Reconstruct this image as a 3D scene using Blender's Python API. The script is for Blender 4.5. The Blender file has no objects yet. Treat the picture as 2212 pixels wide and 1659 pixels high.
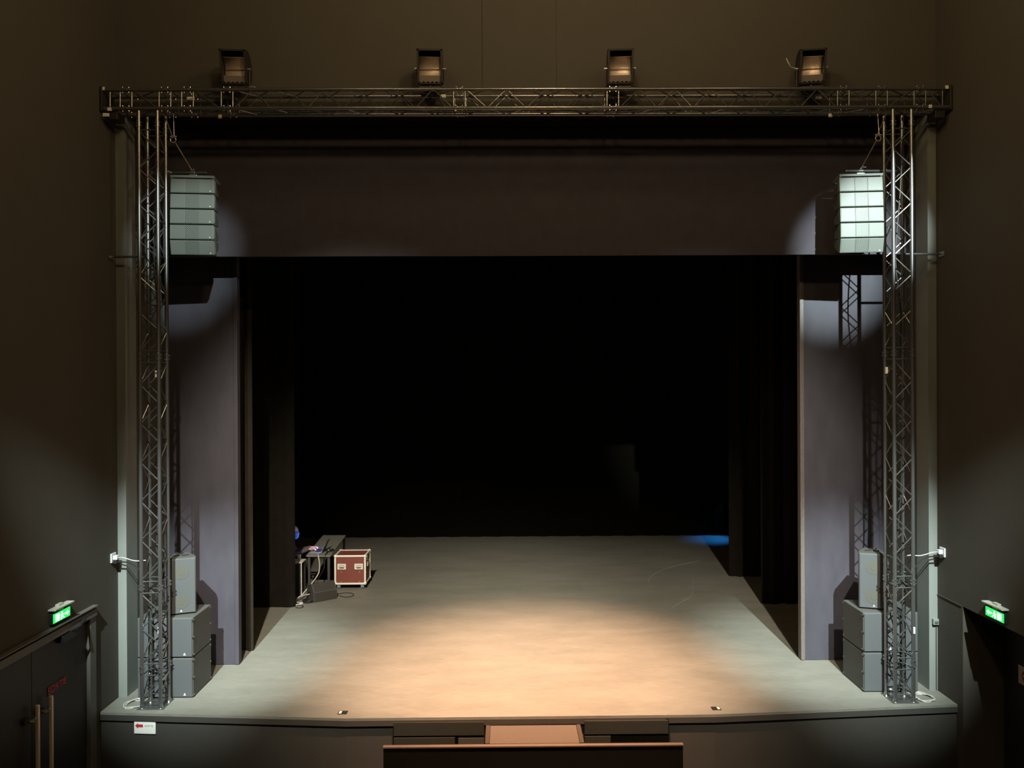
import bpy, bmesh, math, random
from mathutils import Vector, Matrix
random.seed(4)
R = math.radians
SC = bpy.context.scene
COL = SC.collection
SZ = 1.0                                   # height of the stage floor above the hall floor

# ------------------------------------------------------------------ camera
cd = bpy.data.cameras.new('camera'); cam = bpy.data.objects.new('camera', cd); COL.objects.link(cam)
cd.sensor_width = 36.0; cd.lens = 1661.0 / 2212 * 36; cd.clip_start = 0.05; cd.clip_end = 200
yaw, pit, rol = R(0.48), R(0.12), R(0.28)
fw = Vector((math.sin(yaw) * math.cos(pit), math.cos(yaw) * math.cos(pit), -math.sin(pit)))
rt = Vector((math.cos(yaw), -math.sin(yaw), 0)); up = rt.cross(fw)
rt2 = rt * math.cos(rol) - up * math.sin(rol); up2 = up * math.cos(rol) + rt * math.sin(rol)
m = Matrix((rt2, up2, -fw)).transposed().to_4x4(); m.translation = Vector((-0.31, 0, 5.19))
cam.matrix_world = m
SC.camera = cam
# ------------------------------------------------------------------ view, world
SC.view_settings.view_transform = 'Standard'; SC.view_settings.look = 'None'
SC.view_settings.exposure = 0.0; SC.view_settings.gamma = 1.0; SC.view_settings.use_curve_mapping = False
SC.cycles.use_denoising = True
SC.cycles.max_bounces = 6
w = bpy.data.worlds.new('hall_air'); SC.world = w; w.use_nodes = True
w.node_tree.nodes['Background'].inputs[0].default_value = (1.0, 0.72, 0.42, 1)
w.node_tree.nodes['Background'].inputs[1].default_value = 0.016

# ------------------------------------------------------------------ lights (front-of-house projectors, hall lamp, work lamp)
def spot(name, loc, aim, size, blend, power, color, rad=0.05):
    l = bpy.data.lights.new(name, 'SPOT'); o = bpy.data.objects.new(name, l); COL.objects.link(o)
    o.location = loc; o.rotation_euler = (Vector(aim) - Vector(loc)).to_track_quat('-Z', 'Y').to_euler()
    l.spot_size = R(size); l.spot_blend = blend; l.energy = power; l.color = color; l.shadow_soft_size = rad
    return o
COLD = (0.84, 1.0, 0.95)
spot('array_spot', (-0.3, 2.0, 10.2), (-4.66, 10.6, 7.12), 9.5, 0.9, 4700, COLD, 0.04)
spot('array_spot', (4.9, 2.0, 10.1), (4.62, 10.5, 7.12), 11.9, 0.9, 13500, COLD, 0.04)
spot('side_spot', (-4.0, 2.0, 10.2), (-4.50, 11.5, 1.15), 18.0, 1.0, 19000, COLD, 0.05)
spot('side_spot', (4.0, 2.0, 10.2), (4.50, 11.5, 1.15), 18.0, 1.0, 20500, COLD, 0.05)
spot('warm_spot', (0.1, 7.6, 11.0), (0.05, 11.0, 1), 39, 1.0, 24000, (1.0, 0.575, 0.345), 0.1)
spot('wash_spot', (-2.5, 3.0, 10.5), (-2.3, 13.8, 1), 38, 1.0, 10500, (1.0, 0.91, 0.72), 0.08)
spot('wash_spot', (2.9, 3.0, 10.5), (2.2, 13.6, 1), 38, 1.0, 8000, (1.0, 0.91, 0.72), 0.08)
spot('blue_work_light', (5.65, 20.78, 2.1), (5.2, 20.45, 1), 64, 1.0, 90, (0.02, 0.30, 1.0), 0.05)
for x, y, e_ in ((-2.4, 3.0, 110), (0.4, 3.0, 340), (3.2, 3.0, 120), (-2.4, 7.4, 40), (0.5, 7.0, 150), (3.4, 7.4, 50)):
    hl = bpy.data.lights.new('hall_lamp', 'POINT'); ho = bpy.data.objects.new('hall_lamp', hl); COL.objects.link(ho)
    ho.location = (x, y, 11.25); hl.energy = e_; hl.color = (1.0, 0.72, 0.38); hl.shadow_soft_size = 0.3

# ------------------------------------------------------------------ materials
def mat(name, color, rough=0.6, metal=0.0, noise=0.0, scale=20, spec=0.5, emit=None, estr=0, stretch=None, bump=0.0, coat=0.0):
    mt = bpy.data.materials.new(name); mt.use_nodes = True
    nt = mt.node_tree; b = nt.nodes['Principled BSDF']
    b.inputs['Base Color'].default_value = (*color, 1); b.inputs['Roughness'].default_value = rough
    b.inputs['Metallic'].default_value = metal; b.inputs['Specular IOR Level'].default_value = spec
    b.inputs['Coat Weight'].default_value = coat
    if emit:
        b.inputs['Emission Color'].default_value = (*emit, 1); b.inputs['Emission Strength'].default_value = estr
    if noise or bump:
        tc = nt.nodes.new('ShaderNodeTexCoord'); mp = nt.nodes.new('ShaderNodeMapping')
        nt.links.new(tc.outputs['Object'], mp.inputs[0])
        if stretch: mp.inputs['Scale'].default_value = stretch
        nz = nt.nodes.new('ShaderNodeTexNoise'); nz.inputs['Scale'].default_value = scale; nz.inputs['Detail'].default_value = 5
        nt.links.new(mp.outputs[0], nz.inputs['Vector'])
        if noise:
            mx = nt.nodes.new('ShaderNodeMix'); mx.data_type = 'RGBA'
            mx.inputs[6].default_value = (*[max(0, c * (1 - noise)) for c in color], 1)
            mx.inputs[7].default_value = (*[min(1, c * (1 + noise)) for c in color], 1)
            nt.links.new(nz.outputs[0], mx.inputs[0]); nt.links.new(mx.outputs[2], b.inputs['Base Color'])
        if bump:
            bp = nt.nodes.new('ShaderNodeBump'); bp.inputs['Strength'].default_value = bump; bp.inputs['Distance'].default_value = 0.01
            nt.links.new(nz.outputs[0], bp.inputs['Height']); nt.links.new(bp.outputs[0], b.inputs['Normal'])
    return mt

def perforated(name, color, hole, density, rad, rough=0.5, metal=0.0):
    """punched sheet: staggered dark holes over a plain colour"""
    mt = mat(name, color, rough, metal); nt = mt.node_tree; b = nt.nodes['Principled BSDF']
    tc = nt.nodes.new('ShaderNodeTexCoord'); mp = nt.nodes.new('ShaderNodeMapping')
    sx = nt.nodes.new('ShaderNodeSeparateXYZ'); cx = nt.nodes.new('ShaderNodeCombineXYZ')
    nt.links.new(tc.outputs['Object'], sx.inputs[0]); nt.links.new(sx.outputs[0], cx.inputs[0]); nt.links.new(sx.outputs[2], cx.inputs[1])
    nt.links.new(cx.outputs[0], mp.inputs[0]); mp.inputs['Rotation'].default_value = (0, 0, R(45)); mp.inputs['Scale'].default_value = (density,) * 3
    v = nt.nodes.new('ShaderNodeTexVoronoi'); v.voronoi_dimensions = '2D'; v.inputs['Randomness'].default_value = 0; v.inputs['Scale'].default_value = 1
    nt.links.new(mp.outputs[0], v.inputs['Vector'])
    lt = nt.nodes.new('ShaderNodeMath'); lt.operation = 'LESS_THAN'; lt.inputs[1].default_value = rad
    nt.links.new(v.outputs['Distance'], lt.inputs[0])
    mx = nt.nodes.new('ShaderNodeMix'); mx.data_type = 'RGBA'; mx.inputs[6].default_value = (*color, 1); mx.inputs[7].default_value = (*hole, 1)
    nt.links.new(lt.outputs[0], mx.inputs[0]); nt.links.new(mx.outputs[2], b.inputs['Base Color'])
    return mt

M_wall = mat('hall wall paint', (0.060, 0.053, 0.042), 0.8, noise=0.10, scale=3)
M_jamb = mat('grey jamb paint', (0.185, 0.197, 0.185), 0.7, noise=0.06, scale=4)
M_ceil = mat('dark ceiling', (0.03, 0.027, 0.022), 0.9)
M_hallfloor = mat('hall floor', (0.03, 0.027, 0.025), 0.8, noise=0.2)
M_face = mat('stage front paint', (0.042, 0.038, 0.033), 0.75, noise=0.12, scale=6)
M_black = mat('black stage wall', (0.010, 0.009, 0.006), 0.95, spec=0.1)
M_velvet = mat('black velvet', (0.0115, 0.0098, 0.0078), 0.95, noise=0.3, scale=8, spec=0.0)
M_brownvelvet = mat('brown black velvet', (0.021, 0.017, 0.0135), 0.95, noise=0.3, scale=8, spec=0.1)
M_backdrop = mat('black backdrop cloth', (0.0055, 0.0045, 0.003), 1.0, spec=0.02)
M_flat = mat('dark violet grey panel', (0.051, 0.047, 0.062), 0.6, noise=0.35, scale=5, stretch=(1, 1, 0.35), spec=0.3)
M_header = mat('dark border cloth', (0.053, 0.046, 0.058), 0.8, noise=0.2, scale=6, spec=0.2)
M_flatedge = mat('worn panel edge', (0.115, 0.098, 0.092), 0.5, noise=0.3, scale=30)
M_truss = mat('black anodised truss', (0.22, 0.22, 0.22), 0.30, metal=0.85, noise=0.15, scale=60)
M_bolt = mat('bright steel', (0.6, 0.6, 0.58), 0.3, metal=1.0)
M_tag = mat('white tape', (0.72, 0.68, 0.58), 0.6)
M_yellow = mat('yellow tape', (0.7, 0.5, 0.2), 0.6)
M_cab = mat('speaker cabinet paint', (0.062, 0.063, 0.059), 0.55, noise=0.15, scale=80, bump=0.15)
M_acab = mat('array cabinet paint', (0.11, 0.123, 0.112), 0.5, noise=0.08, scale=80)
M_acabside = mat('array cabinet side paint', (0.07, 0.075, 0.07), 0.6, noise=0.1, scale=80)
M_agrille = perforated('array grille mesh', (0.108, 0.121, 0.110), (0.085, 0.096, 0.087), 420, 0.30)
M_aperf = perforated('array horn grille', (0.122, 0.136, 0.124), (0.015, 0.017, 0.015), 56, 0.33)
M_grille = perforated('speaker grille mesh', (0.088, 0.093, 0.100), (0.042, 0.045, 0.049), 130, 0.34)
M_cone = mat('cone seen through mesh', (0.070, 0.070, 0.061), 0.6, noise=0.1, scale=200)
M_dark = mat('dark rubber', (0.012, 0.012, 0.012), 0.6)
M_white = mat('white plastic', (0.55, 0.55, 0.56), 0.45)
M_cable_w = mat('pale cable', (0.42, 0.40, 0.38), 0.5)
M_cable_b = mat('black cable', (0.015, 0.015, 0.015), 0.5)
M_steelwire = mat('steel wire', (0.5, 0.45, 0.38), 0.35, metal=0.7)
M_floodbody = mat('black lamp housing', (0.02, 0.017, 0.012), 0.5)
M_reflector = mat('hammered reflector', (0.92, 0.74, 0.60), 0.40, metal=0.5, bump=0.5, scale=70)
M_floodplate = mat('dull inner plate', (0.16, 0.13, 0.12), 0.6, noise=0.1)
M_frame = mat('door frame paint', (0.10, 0.095, 0.085), 0.5)
M_leaf = mat('dark door leaf', (0.018, 0.014, 0.011), 0.55, noise=0.1, scale=5)
M_handle = mat('pale door bar', (0.80, 0.62, 0.50), 0.4, metal=0.3)
M_red = mat('red sign paint', (0.55, 0.03, 0.045), 0.5)
M_rednoentry = mat('faded red print', (0.30, 0.045, 0.03), 0.6)
M_signwhite = mat('white sign board', (0.92, 0.90, 0.85), 0.45, noise=0.02, scale=3)
M_signpink = mat('white paper notice', (0.62, 0.48, 0.42), 0.6)
M_greytext = mat('grey print', (0.33, 0.31, 0.31), 0.6)
M_green = mat('lit green sign', (0.0, 0.3, 0.05), 0.5, emit=(0.02, 0.75, 0.10), estr=1.5)
M_pict = mat('lit white pictogram', (0.8, 0.9, 0.85), 0.5, emit=(0.75, 1.0, 0.88), estr=2.6)
M_pale = mat('pale fixture hood', (0.42, 0.42, 0.36), 0.6)
M_burg = mat('burgundy board', (0.20, 0.055, 0.042), 0.5, noise=0.12, scale=12)
M_alu = mat('aluminium edging', (0.88, 0.86, 0.78), 0.5, metal=0.15)
M_dish = mat('steel handle dish', (0.62, 0.64, 0.58), 0.4, metal=0.3)
M_wheelblue = mat('blue castor wheel', (0.12, 0.19, 0.34), 0.5)
M_table = mat('grey table top', (0.19, 0.19, 0.165), 0.5, noise=0.1, scale=10)
M_tleg = mat('table leg paint', (0.06, 0.055, 0.055), 0.5)
M_lap = mat('laptop metal', (0.42, 0.40, 0.48), 0.35, metal=0.6)
M_lapdark = mat('laptop back', (0.045, 0.042, 0.038), 0.4)
M_screen = mat('lit laptop screen', (0.05, 0.05, 0.08), 0.3, emit=(0.30, 0.42, 1.0), estr=14.0)
M_key = mat('black keys', (0.02, 0.02, 0.025), 0.5)
M_skin = mat('skin', (0.62, 0.36, 0.30), 0.5, noise=0.05, scale=30)
M_hair = mat('grey hair', (0.34, 0.32, 0.32), 0.7, noise=0.3, scale=120)
M_shirt = mat('dark knit sleeves', (0.085, 0.068, 0.074), 0.85, noise=0.2, scale=40)
M_trouser = mat('dark trousers', (0.018, 0.018, 0.026), 0.85, noise=0.2, scale=40)
M_shoe = mat('black shoes', (0.012, 0.012, 0.012), 0.5)
M_mask = mat('blue face mask', (0.10, 0.30, 0.75), 0.8, noise=0.05)
M_eye = mat('eye', (0.25, 0.22, 0.2), 0.3)
M_cupb = mat('cream table top', (0.62, 0.58, 0.48), 0.5, noise=0.05)
M_wood = mat('pale wood edge', (0.13, 0.09, 0.068), 0.6, noise=0.15, scale=14)
M_carpet = mat('tan step carpet', (0.085, 0.066, 0.052), 0.95, noise=0.18, scale=40)
M_brownstrip = mat('brown step strip', (0.040, 0.027, 0.018), 0.8, noise=0.1)
M_panel = mat('dark barrier board', (0.007, 0.006, 0.005), 0.9, noise=0.15, scale=8, spec=0.1)
M_hatch = mat('dark green hatch board', (0.030, 0.030, 0.025), 0.8, noise=0.1, spec=0.05)
mg = bpy.data.materials.new('clear plastic'); mg.use_nodes = True
b_ = mg.node_tree.nodes['Principled BSDF']; b_.inputs['Transmission Weight'].default_value = 0.85; b_.inputs['Roughness'].default_value = 0.12
b_.inputs['Base Color'].default_value = (0.85, 0.85, 0.9, 1); M_clear = mg

# stage floor: grey paint, faint directional scuffs
M_stage = mat('grey stage floor', (0.18, 0.175, 0.155), 0.58, spec=0.35)
nt = M_stage.node_tree; bs = nt.nodes['Principled BSDF']
tc = nt.nodes.new('ShaderNodeTexCoord')
def nz(scale, st, det=6):
    mp = nt.nodes.new('ShaderNodeMapping'); mp.inputs['Scale'].default_value = st; nt.links.new(tc.outputs['Object'], mp.inputs[0])
    n = nt.nodes.new('ShaderNodeTexNoise'); n.inputs['Scale'].default_value = scale; n.inputs['Detail'].default_value = det
    nt.links.new(mp.outputs[0], n.inputs['Vector']); return n
n1 = nz(1.6, (0.7, 2.2, 1)); n2 = nz(16, (0.35, 3.0, 1)); n3 = nz(90, (1, 1, 1), 2)
ad = nt.nodes.new('ShaderNodeMath'); ad.operation = 'ADD'; nt.links.new(n1.outputs[0], ad.inputs[0]); nt.links.new(n2.outputs[0], ad.inputs[1])
ad2 = nt.nodes.new('ShaderNodeMath'); ad2.operation = 'MULTIPLY_ADD'; nt.links.new(n3.outputs[0], ad2.inputs[0]); ad2.inputs[1].default_value = 0.4; nt.links.new(ad.outputs[0], ad2.inputs[2])
rp = nt.nodes.new('ShaderNodeValToRGB'); nt.links.new(ad2.outputs[0], rp.inputs[0])
rp.color_ramp.elements[0].position = 0.75; rp.color_ramp.elements[0].color = (0.150, 0.146, 0.128, 1)
rp.color_ramp.elements[1].position = 1.0; rp.color_ramp.elements[1].color = (0.205, 0.197, 0.172, 1)
# ramp input is clamped to 1: bring the sum (about 0.8..1.6) into range
rp.color_ramp.elements[0].position = 0.45; rp.color_ramp.elements[1].position = 0.75
hv = nt.nodes.new('ShaderNodeMath'); hv.operation = 'MULTIPLY'; hv.inputs[1].default_value = 0.5
nt.links.new(ad2.outputs[0], hv.inputs[0]); nt.links.new(hv.outputs[0], rp.inputs[0]); nt.links.new(rp.outputs[0], bs.inputs['Base Color'])

# ------------------------------------------------------------------ mesh helpers
OFF = {}
class MB:
    def __init__(s): s.bm = bmesh.new()
    def box(s, x0, x1, y0, y1, z0, z1, bev=0.0, M=None, seg=2):
        vs = [s.bm.verts.new(p) for p in ((x0, y0, z0), (x1, y0, z0), (x1, y1, z0), (x0, y1, z0), (x0, y0, z1), (x1, y0, z1), (x1, y1, z1), (x0, y1, z1))]
        fs = [s.bm.faces.new([vs[i] for i in q]) for q in ((0, 3, 2, 1), (4, 5, 6, 7), (0, 1, 5, 4), (1, 2, 6, 5), (2, 3, 7, 6), (3, 0, 4, 7))]
        if M: bmesh.ops.transform(s.bm, matrix=M, verts=vs)
        if bev:
            es = list({e for f in fs for e in f.edges})
            bmesh.ops.bevel(s.bm, geom=es, offset=bev, segments=seg, affect='EDGES', profile=0.5)
        return s
    def prism(s, pts, d, M=None, bev=0.0):
        """closed outline of 3-D points pushed along d"""
        d = Vector(d); a = [s.bm.verts.new(Vector(p)) for p in pts]; b = [s.bm.verts.new(Vector(p) + d) for p in pts]
        n = len(a); fs = [s.bm.faces.new(a[::-1]), s.bm.faces.new(b)]
        for i in range(n): fs.append(s.bm.faces.new((a[i], a[(i + 1) % n], b[(i + 1) % n], b[i])))
        if M: bmesh.ops.transform(s.bm, matrix=M, verts=a + b)
        if bev: bmesh.ops.bevel(s.bm, geom=list({e for f in fs for e in f.edges}), offset=bev, segments=2, affect='EDGES')
        return s
    def tube(s, pts, r, seg=8, closed=False, cap=True):
        pts = [Vector(p) for p in pts]; n = len(pts)
        rs = r if isinstance(r, (list, tuple)) else [r] * n
        rings = []; nrm = None
        for i, p in enumerate(pts):
            a = pts[i - 1] if (i > 0 or closed) else None; b = pts[(i + 1) % n] if (i < n - 1 or closed) else None
            ta = (p - a).normalized() if a is not None else None; tb = (b - p).normalized() if b is not None else None
            t = (ta + tb) if (ta is not None and tb is not None) else (ta if ta is not None else tb)
            if t.length < 1e-6: t = tb
            t = t.normalized()
            if nrm is None:
                nrm = t.cross(Vector((0.31, 0.52, 0.79))).normalized()
            nrm = (nrm - t * nrm.dot(t)).normalized(); bi = t.cross(nrm)
            rings.append([s.bm.verts.new(p + (nrm * math.cos(2 * math.pi * k / seg) + bi * math.sin(2 * math.pi * k / seg)) * rs[i]) for k in range(seg)])
        m_ = n if closed else n - 1
        for i in range(m_):
            A, B = rings[i], rings[(i + 1) % n]
            for k in range(seg): s.bm.faces.new((A[k], A[(k + 1) % seg], B[(k + 1) % seg], B[k]))
        if cap and not closed:
            s.bm.faces.new(rings[0][::-1]); s.bm.faces.new(rings[-1])
        return s
    def cyl(s, p0, p1, r, r1=None, seg=16): return s.tube([p0, p1], [r, r if r1 is None else r1], seg)
    def ball(s, c, r, sx=1, sy=1, sz=1, seg=16, M=None):
        mt = Matrix.Translation(Vector(c)) @ (M or Matrix.Identity(4)) @ Matrix.Diagonal((sx, sy, sz, 1))
        bmesh.ops.create_uvsphere(s.bm, u_segments=seg, v_segments=max(6, seg // 2 + 2), radius=r, matrix=mt); return s
    def build(s, name, material, parent=None, smooth=False, M=None):
        if M: bmesh.ops.transform(s.bm, matrix=M, verts=s.bm.verts)
        off = OFF.get(parent.name, Vector((0, 0, 0))) if parent else Vector((0, 0, 0))
        if parent: bmesh.ops.translate(s.bm, vec=-off, verts=s.bm.verts)
        bmesh.ops.recalc_face_normals(s.bm, faces=s.bm.faces)
        me = bpy.data.meshes.new(name); s.bm.to_mesh(me); s.bm.free()
        o = bpy.data.objects.new(name, me); COL.objects.link(o)
        me.materials.append(material)
        if smooth:
            for p in me.polygons: p.use_smooth = True
            try: me.set_sharp_from_angle(angle=R(40))
            except Exception: pass
        if parent: o.parent = parent
        OFF[o.name] = off
        return o
def tag(o, label, cat, group=None):
    o['label'] = label; o['category'] = cat
    if group: o['group'] = group
    return o
def thing(name, label, cat, loc, group=None):
    o = bpy.data.objects.new(name, None); COL.objects.link(o); o.location = loc; o.empty_display_size = 0.1
    OFF[o.name] = Vector(loc); return tag(o, label, cat, group)
def struct(o): o['kind'] = 'structure'; return o
def dup(o, loc=None, rot=None, label=None, parent=None):
    c = o.copy(); COL.objects.link(c)
    if parent: c.parent = parent
    if loc is not None: c.location = loc
    if rot is not None: c.rotation_euler = rot
    if label: c['label'] = label
    for ch in list(o.children): dup(ch, parent=c)
    return c
def text_mesh(name, s, size, depth, material, M, parent):
    cu = bpy.data.curves.new(name, 'FONT'); cu.body = s; cu.size = size; cu.extrude = depth; cu.align_x = 'CENTER'; cu.align_y = 'CENTER'
    t = bpy.data.objects.new('lettering_source', cu); COL.objects.link(t)
    dg = bpy.context.evaluated_depsgraph_get(); me = bpy.data.meshes.new_from_object(t.evaluated_get(dg))
    bpy.data.objects.remove(t); bpy.data.curves.remove(cu)
    me.transform(M); off = OFF.get(parent.name, Vector((0, 0, 0))); me.transform(Matrix.Translation(-off))
    me.name = name; me.materials.clear(); me.materials.append(material)
    o = bpy.data.objects.new(name, me); COL.objects.link(o); o.parent = parent; OFF[o.name] = off; return o
def arc(c, r, a0, a1, n, ax=(1, 0, 0), ay=(0, 0, 1)):
    c = Vector(c); ax = Vector(ax); ay = Vector(ay)
    return [c + ax * r * math.cos(R(a0 + (a1 - a0) * i / n)) + ay * r * math.sin(R(a0 + (a1 - a0) * i / n)) for i in range(n + 1)]
def smooth_path(pts, n=6):
    """Catmull-Rom through the points"""
    P = [Vector(p) for p in pts]; P = [P[0] * 2 - P[1]] + P + [P[-1] * 2 - P[-2]]; out = []
    for i in range(1, len(P) - 2):
        for k in range(n):
            t = k / n; a, b, c, d = P[i - 1:i + 3]
            out.append(0.5 * ((2 * b) + (c - a) * t + (2 * a - 5 * b + 4 * c - d) * t * t + (3 * b - a - 3 * c + d) * t ** 3))
    out.append(P[-2]); return out

# ------------------------------------------------------------------ the setting
WX, YP = 5.515, 10.34                       # side walls, proscenium plane
struct(MB().box(-7, 7, -3, 9.86, -0.1, 0).build('floor', M_hallfloor))
struct(MB().box(-7, 7, -3, YP + 0.2, 11.6, 11.8).build('ceiling', M_ceil))
# left wall with the double-door opening (Y 7.45..9.66, up to 2.30)
b = MB(); b.box(-WX - 0.25, -WX, 9.68, YP, 0, 11.6); b.box(-WX - 0.25, -WX, -3, 7.30, 0, 11.6); b.box(-WX - 0.25, -WX, 7.30, 9.68, 2.30, 11.6)
struct(b.build('wall_left', M_wall))
# right wall with a deep doorway (Y 7.2..9.76, up to 2.30)
b = MB(); b.box(WX, WX + 0.25, 9.765, YP, 0, 11.6); b.box(WX, WX + 0.25, -3, 7.2, 0, 11.6); b.box(WX, WX + 0.25, 7.2, 9.765, 2.30, 11.6)
b.box(WX + 0.25, WX + 0.75, 9.765, 9.95, 0, 2.6); b.box(WX + 0.25, WX + 0.75, 7.0, 7.2, 0, 2.6); b.box(WX + 0.25, WX + 0.75, 7.2, 9.765, 2.30, 2.6)
struct(b.build('wall_right', M_wall))
# front wall above the stage opening, three boards wide
b = MB(); b.box(-WX - 0.25, -0.605, YP, YP + 0.12, 8.80, 11.6); b.box(-0.60, 0.392, YP, YP + 0.12, 8.80, 11.6); b.box(0.397, WX + 0.25, YP, YP + 0.12, 8.80, 11.6)
b.box(-0.8, 0.5, YP + 0.02, YP + 0.11, 8.80, 11.6)
struct(b.build('wall_front', M_wall))
for sx, nm in ((-1, 'trim_left'), (1, 'trim_right')):
    struct(MB().box(*sorted((sx * 5.40, sx * (WX + 0.25))), YP, YP + 0.3, SZ, 8.80).build(nm, M_jamb))
# thin ridge on the right wall running on from the doorway head
struct(MB().box(WX - 0.008, WX, 9.78, YP, 2.295, 2.303).build('trim_ridge', M_wall))
# stage
out = [(-5.51, 9.862), (-2.33, 9.62), (2.31, 9.642), (5.51, 9.88), (5.51, YP), (5.9, YP), (5.9, 20.95), (-5.9, 20.95), (-5.9, YP), (-5.51, YP)]
struct(MB().prism([(x, y, SZ - 0.03) for x, y in out], (0, 0, 0.03)).build('stage_floor', M_stage))
ins = [(-5.51, 9.882), (-2.33, 9.64), (2.31, 9.662), (5.51, 9.90), (5.51, 10.3), (-5.51, 10.3)]
struct(MB().prism([(x, y, 0) for x, y in ins], (0, 0, SZ - 0.03)).build('stage_front', M_face))
lip = [(-5.51, 9.855), (-2.33, 9.613), (2.31, 9.635), (5.51, 9.873), (5.51, 9.905), (2.31, 9.665), (-2.33, 9.645), (-5.51, 9.885)]
struct(MB().prism([(x, y, SZ - 0.10) for x, y in lip], (0, 0, 0.07)).build('trim_stage_edge', M_face))
# stage house
for sx, nm in ((-1, 'wall_stage_left'), (1, 'wall_stage_right')):
    struct(MB().box(*sorted((sx * 5.40, sx * 5.56)), YP + 0.3, 11.46, SZ, 8.80).build(nm, M_wall))
    struct(MB().box(*sorted((sx * 5.85, sx * 6.0)), 11.4, 21.0, SZ, 9.6).build(nm.replace('stage', 'wing'), M_black))
struct(MB().box(-6, 6, 21.0, 21.15, SZ, 9.6).build('wall_back', M_black))
struct(MB().box(-6, 6, YP + 0.12, 21.15, 9.5, 9.6).build('ceiling_stage', M_black))
struct(MB().box(-6, 6, YP + 0.12, 11.4, 8.80, 8.9).build('trim_soffit', M_black))

# ------------------------------------------------------------------ door (left)
d1 = struct(bpy.data.objects.new('door_1', None)); COL.objects.link(d1); d1.location = (-WX, 8.5, 0); OFF[d1.name] = Vector(d1.location)
b = MB(); b.box(-WX - 0.1, -WX + 0.035, 9.58, 9.72, 0, 2.375, 0.004)
b.box(-WX - 0.1, -WX + 0.05, 7.26, 9.72, 2.285, 2.375, 0.004); b.box(-WX - 0.1, -WX + 0.035, 7.26, 7.36, 0, 2.375, 0.004)
b.build('door_frame', M_frame, d1)
MB().box(-WX - 0.1, -WX + 0.065, 7.26, 9.72, 2.40, 2.418, 0.003).build('head_rail', M_frame, d1)
for y0, y1 in ((7.37, 8.47), (8.475, 9.575)):
    lf = MB().box(-WX - 0.06, -WX - 0.01, y0, y1, 0.01, 2.28, 0.004).build('door_leaf', M_leaf, d1)
for hy in (8.45, 8.70):
    h = MB(); h.box(-WX + 0.05, -WX + 0.085, hy - 0.018, hy + 0.018, 0.45, 1.685, 0.006)
    for z in (0.6, 1.5): h.cyl((-WX - 0.01, hy, z), (-WX + 0.06, hy, z), 0.012, seg=10)
    h.build('pull_bar', M_handle, d1)
    lv = MB().box(-WX - 0.01, -WX + 0.025, hy - 0.16, hy - 0.05, 1.53, 1.58, 0.006).build('lock_box', M_dark, d1)
    MB().tube(arc((-WX + 0.05, hy - 0.10, 1.575), 0.05, 0, 180, 8, (0, 1, 0), (1, 0, 0)), 0.009).build('lever', M_bolt, d1)
cl = MB(); cl.box(-WX - 0.01, -WX + 0.07, 8.95, 9.25, 2.19, 2.27, 0.006); cl.build('door_closer', M_dark, d1)
cl = MB(); cl.tube([(-WX + 0.05, 9.1, 2.28), (-WX + 0.11, 9.22, 2.31), (-WX + 0.04, 9.45, 2.33)], 0.014); cl.build('closer_arm', M_dark, d1)
s = thing('exit_lettering', 'red SORTIE lettering on a clear plate on the left door above its bar', 'sign', (-WX - 0.01, 8.94, 1.70))
MB().box(-WX - 0.01, -WX - 0.004, 8.76, 9.12, 1.645, 1.755, 0.002).build('backing_plate', M_leaf, s)
text_mesh('letters', 'SORTIE', 0.115, 0.002, M_red, Matrix.Translation((-WX - 0.002, 8.94, 1.70)) @ Matrix(((0, 0, 1, 0), (1, 0, 0, 0), (0, 1, 0, 0), (0, 0, 0, 1))), s)
# right doorway: dark leaf deep in the recess
d2 = struct(bpy.data.objects.new('door_2', None)); COL.objects.link(d2); d2.location = (WX + 0.55, 8.5, 0); OFF[d2.name] = Vector(d2.location)
MB().box(WX + 0.52, WX + 0.58, 7.2, 9.76, 0.005, 2.295, 0.004).build('door_leaf', M_leaf, d2)
MB().box(WX + 0.45, WX + 0.52, 9.2, 9.62, 2.08, 2.2, 0.006).build('door_closer', M_dark, d2)
MB().cyl((WX + 0.40, 8.7, 0.5), (WX + 0.40, 8.7, 1.6), 0.016).build('pull_bar', M_handle, d2)
s = thing('no_entry_notice', 'white notice with a red no-entry disc on the dark right door', 'sign', (WX + 0.51, 9.28, 1.56))
MB().box(WX + 0.512, WX + 0.519, 9.14, 9.47, 1.44, 1.665, 0.002).build('notice_board', M_signpink, s)
MB().cyl((WX + 0.509, 9.33, 1.555), (WX + 0.513, 9.33, 1.555), 0.072, seg=32).build('red_disc', M_rednoentry, s)
MB().box(WX + 0.506, WX + 0.510, 9.28, 9.38, 1.545, 1.567).build('white_bar', M_signpink, s)

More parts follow.
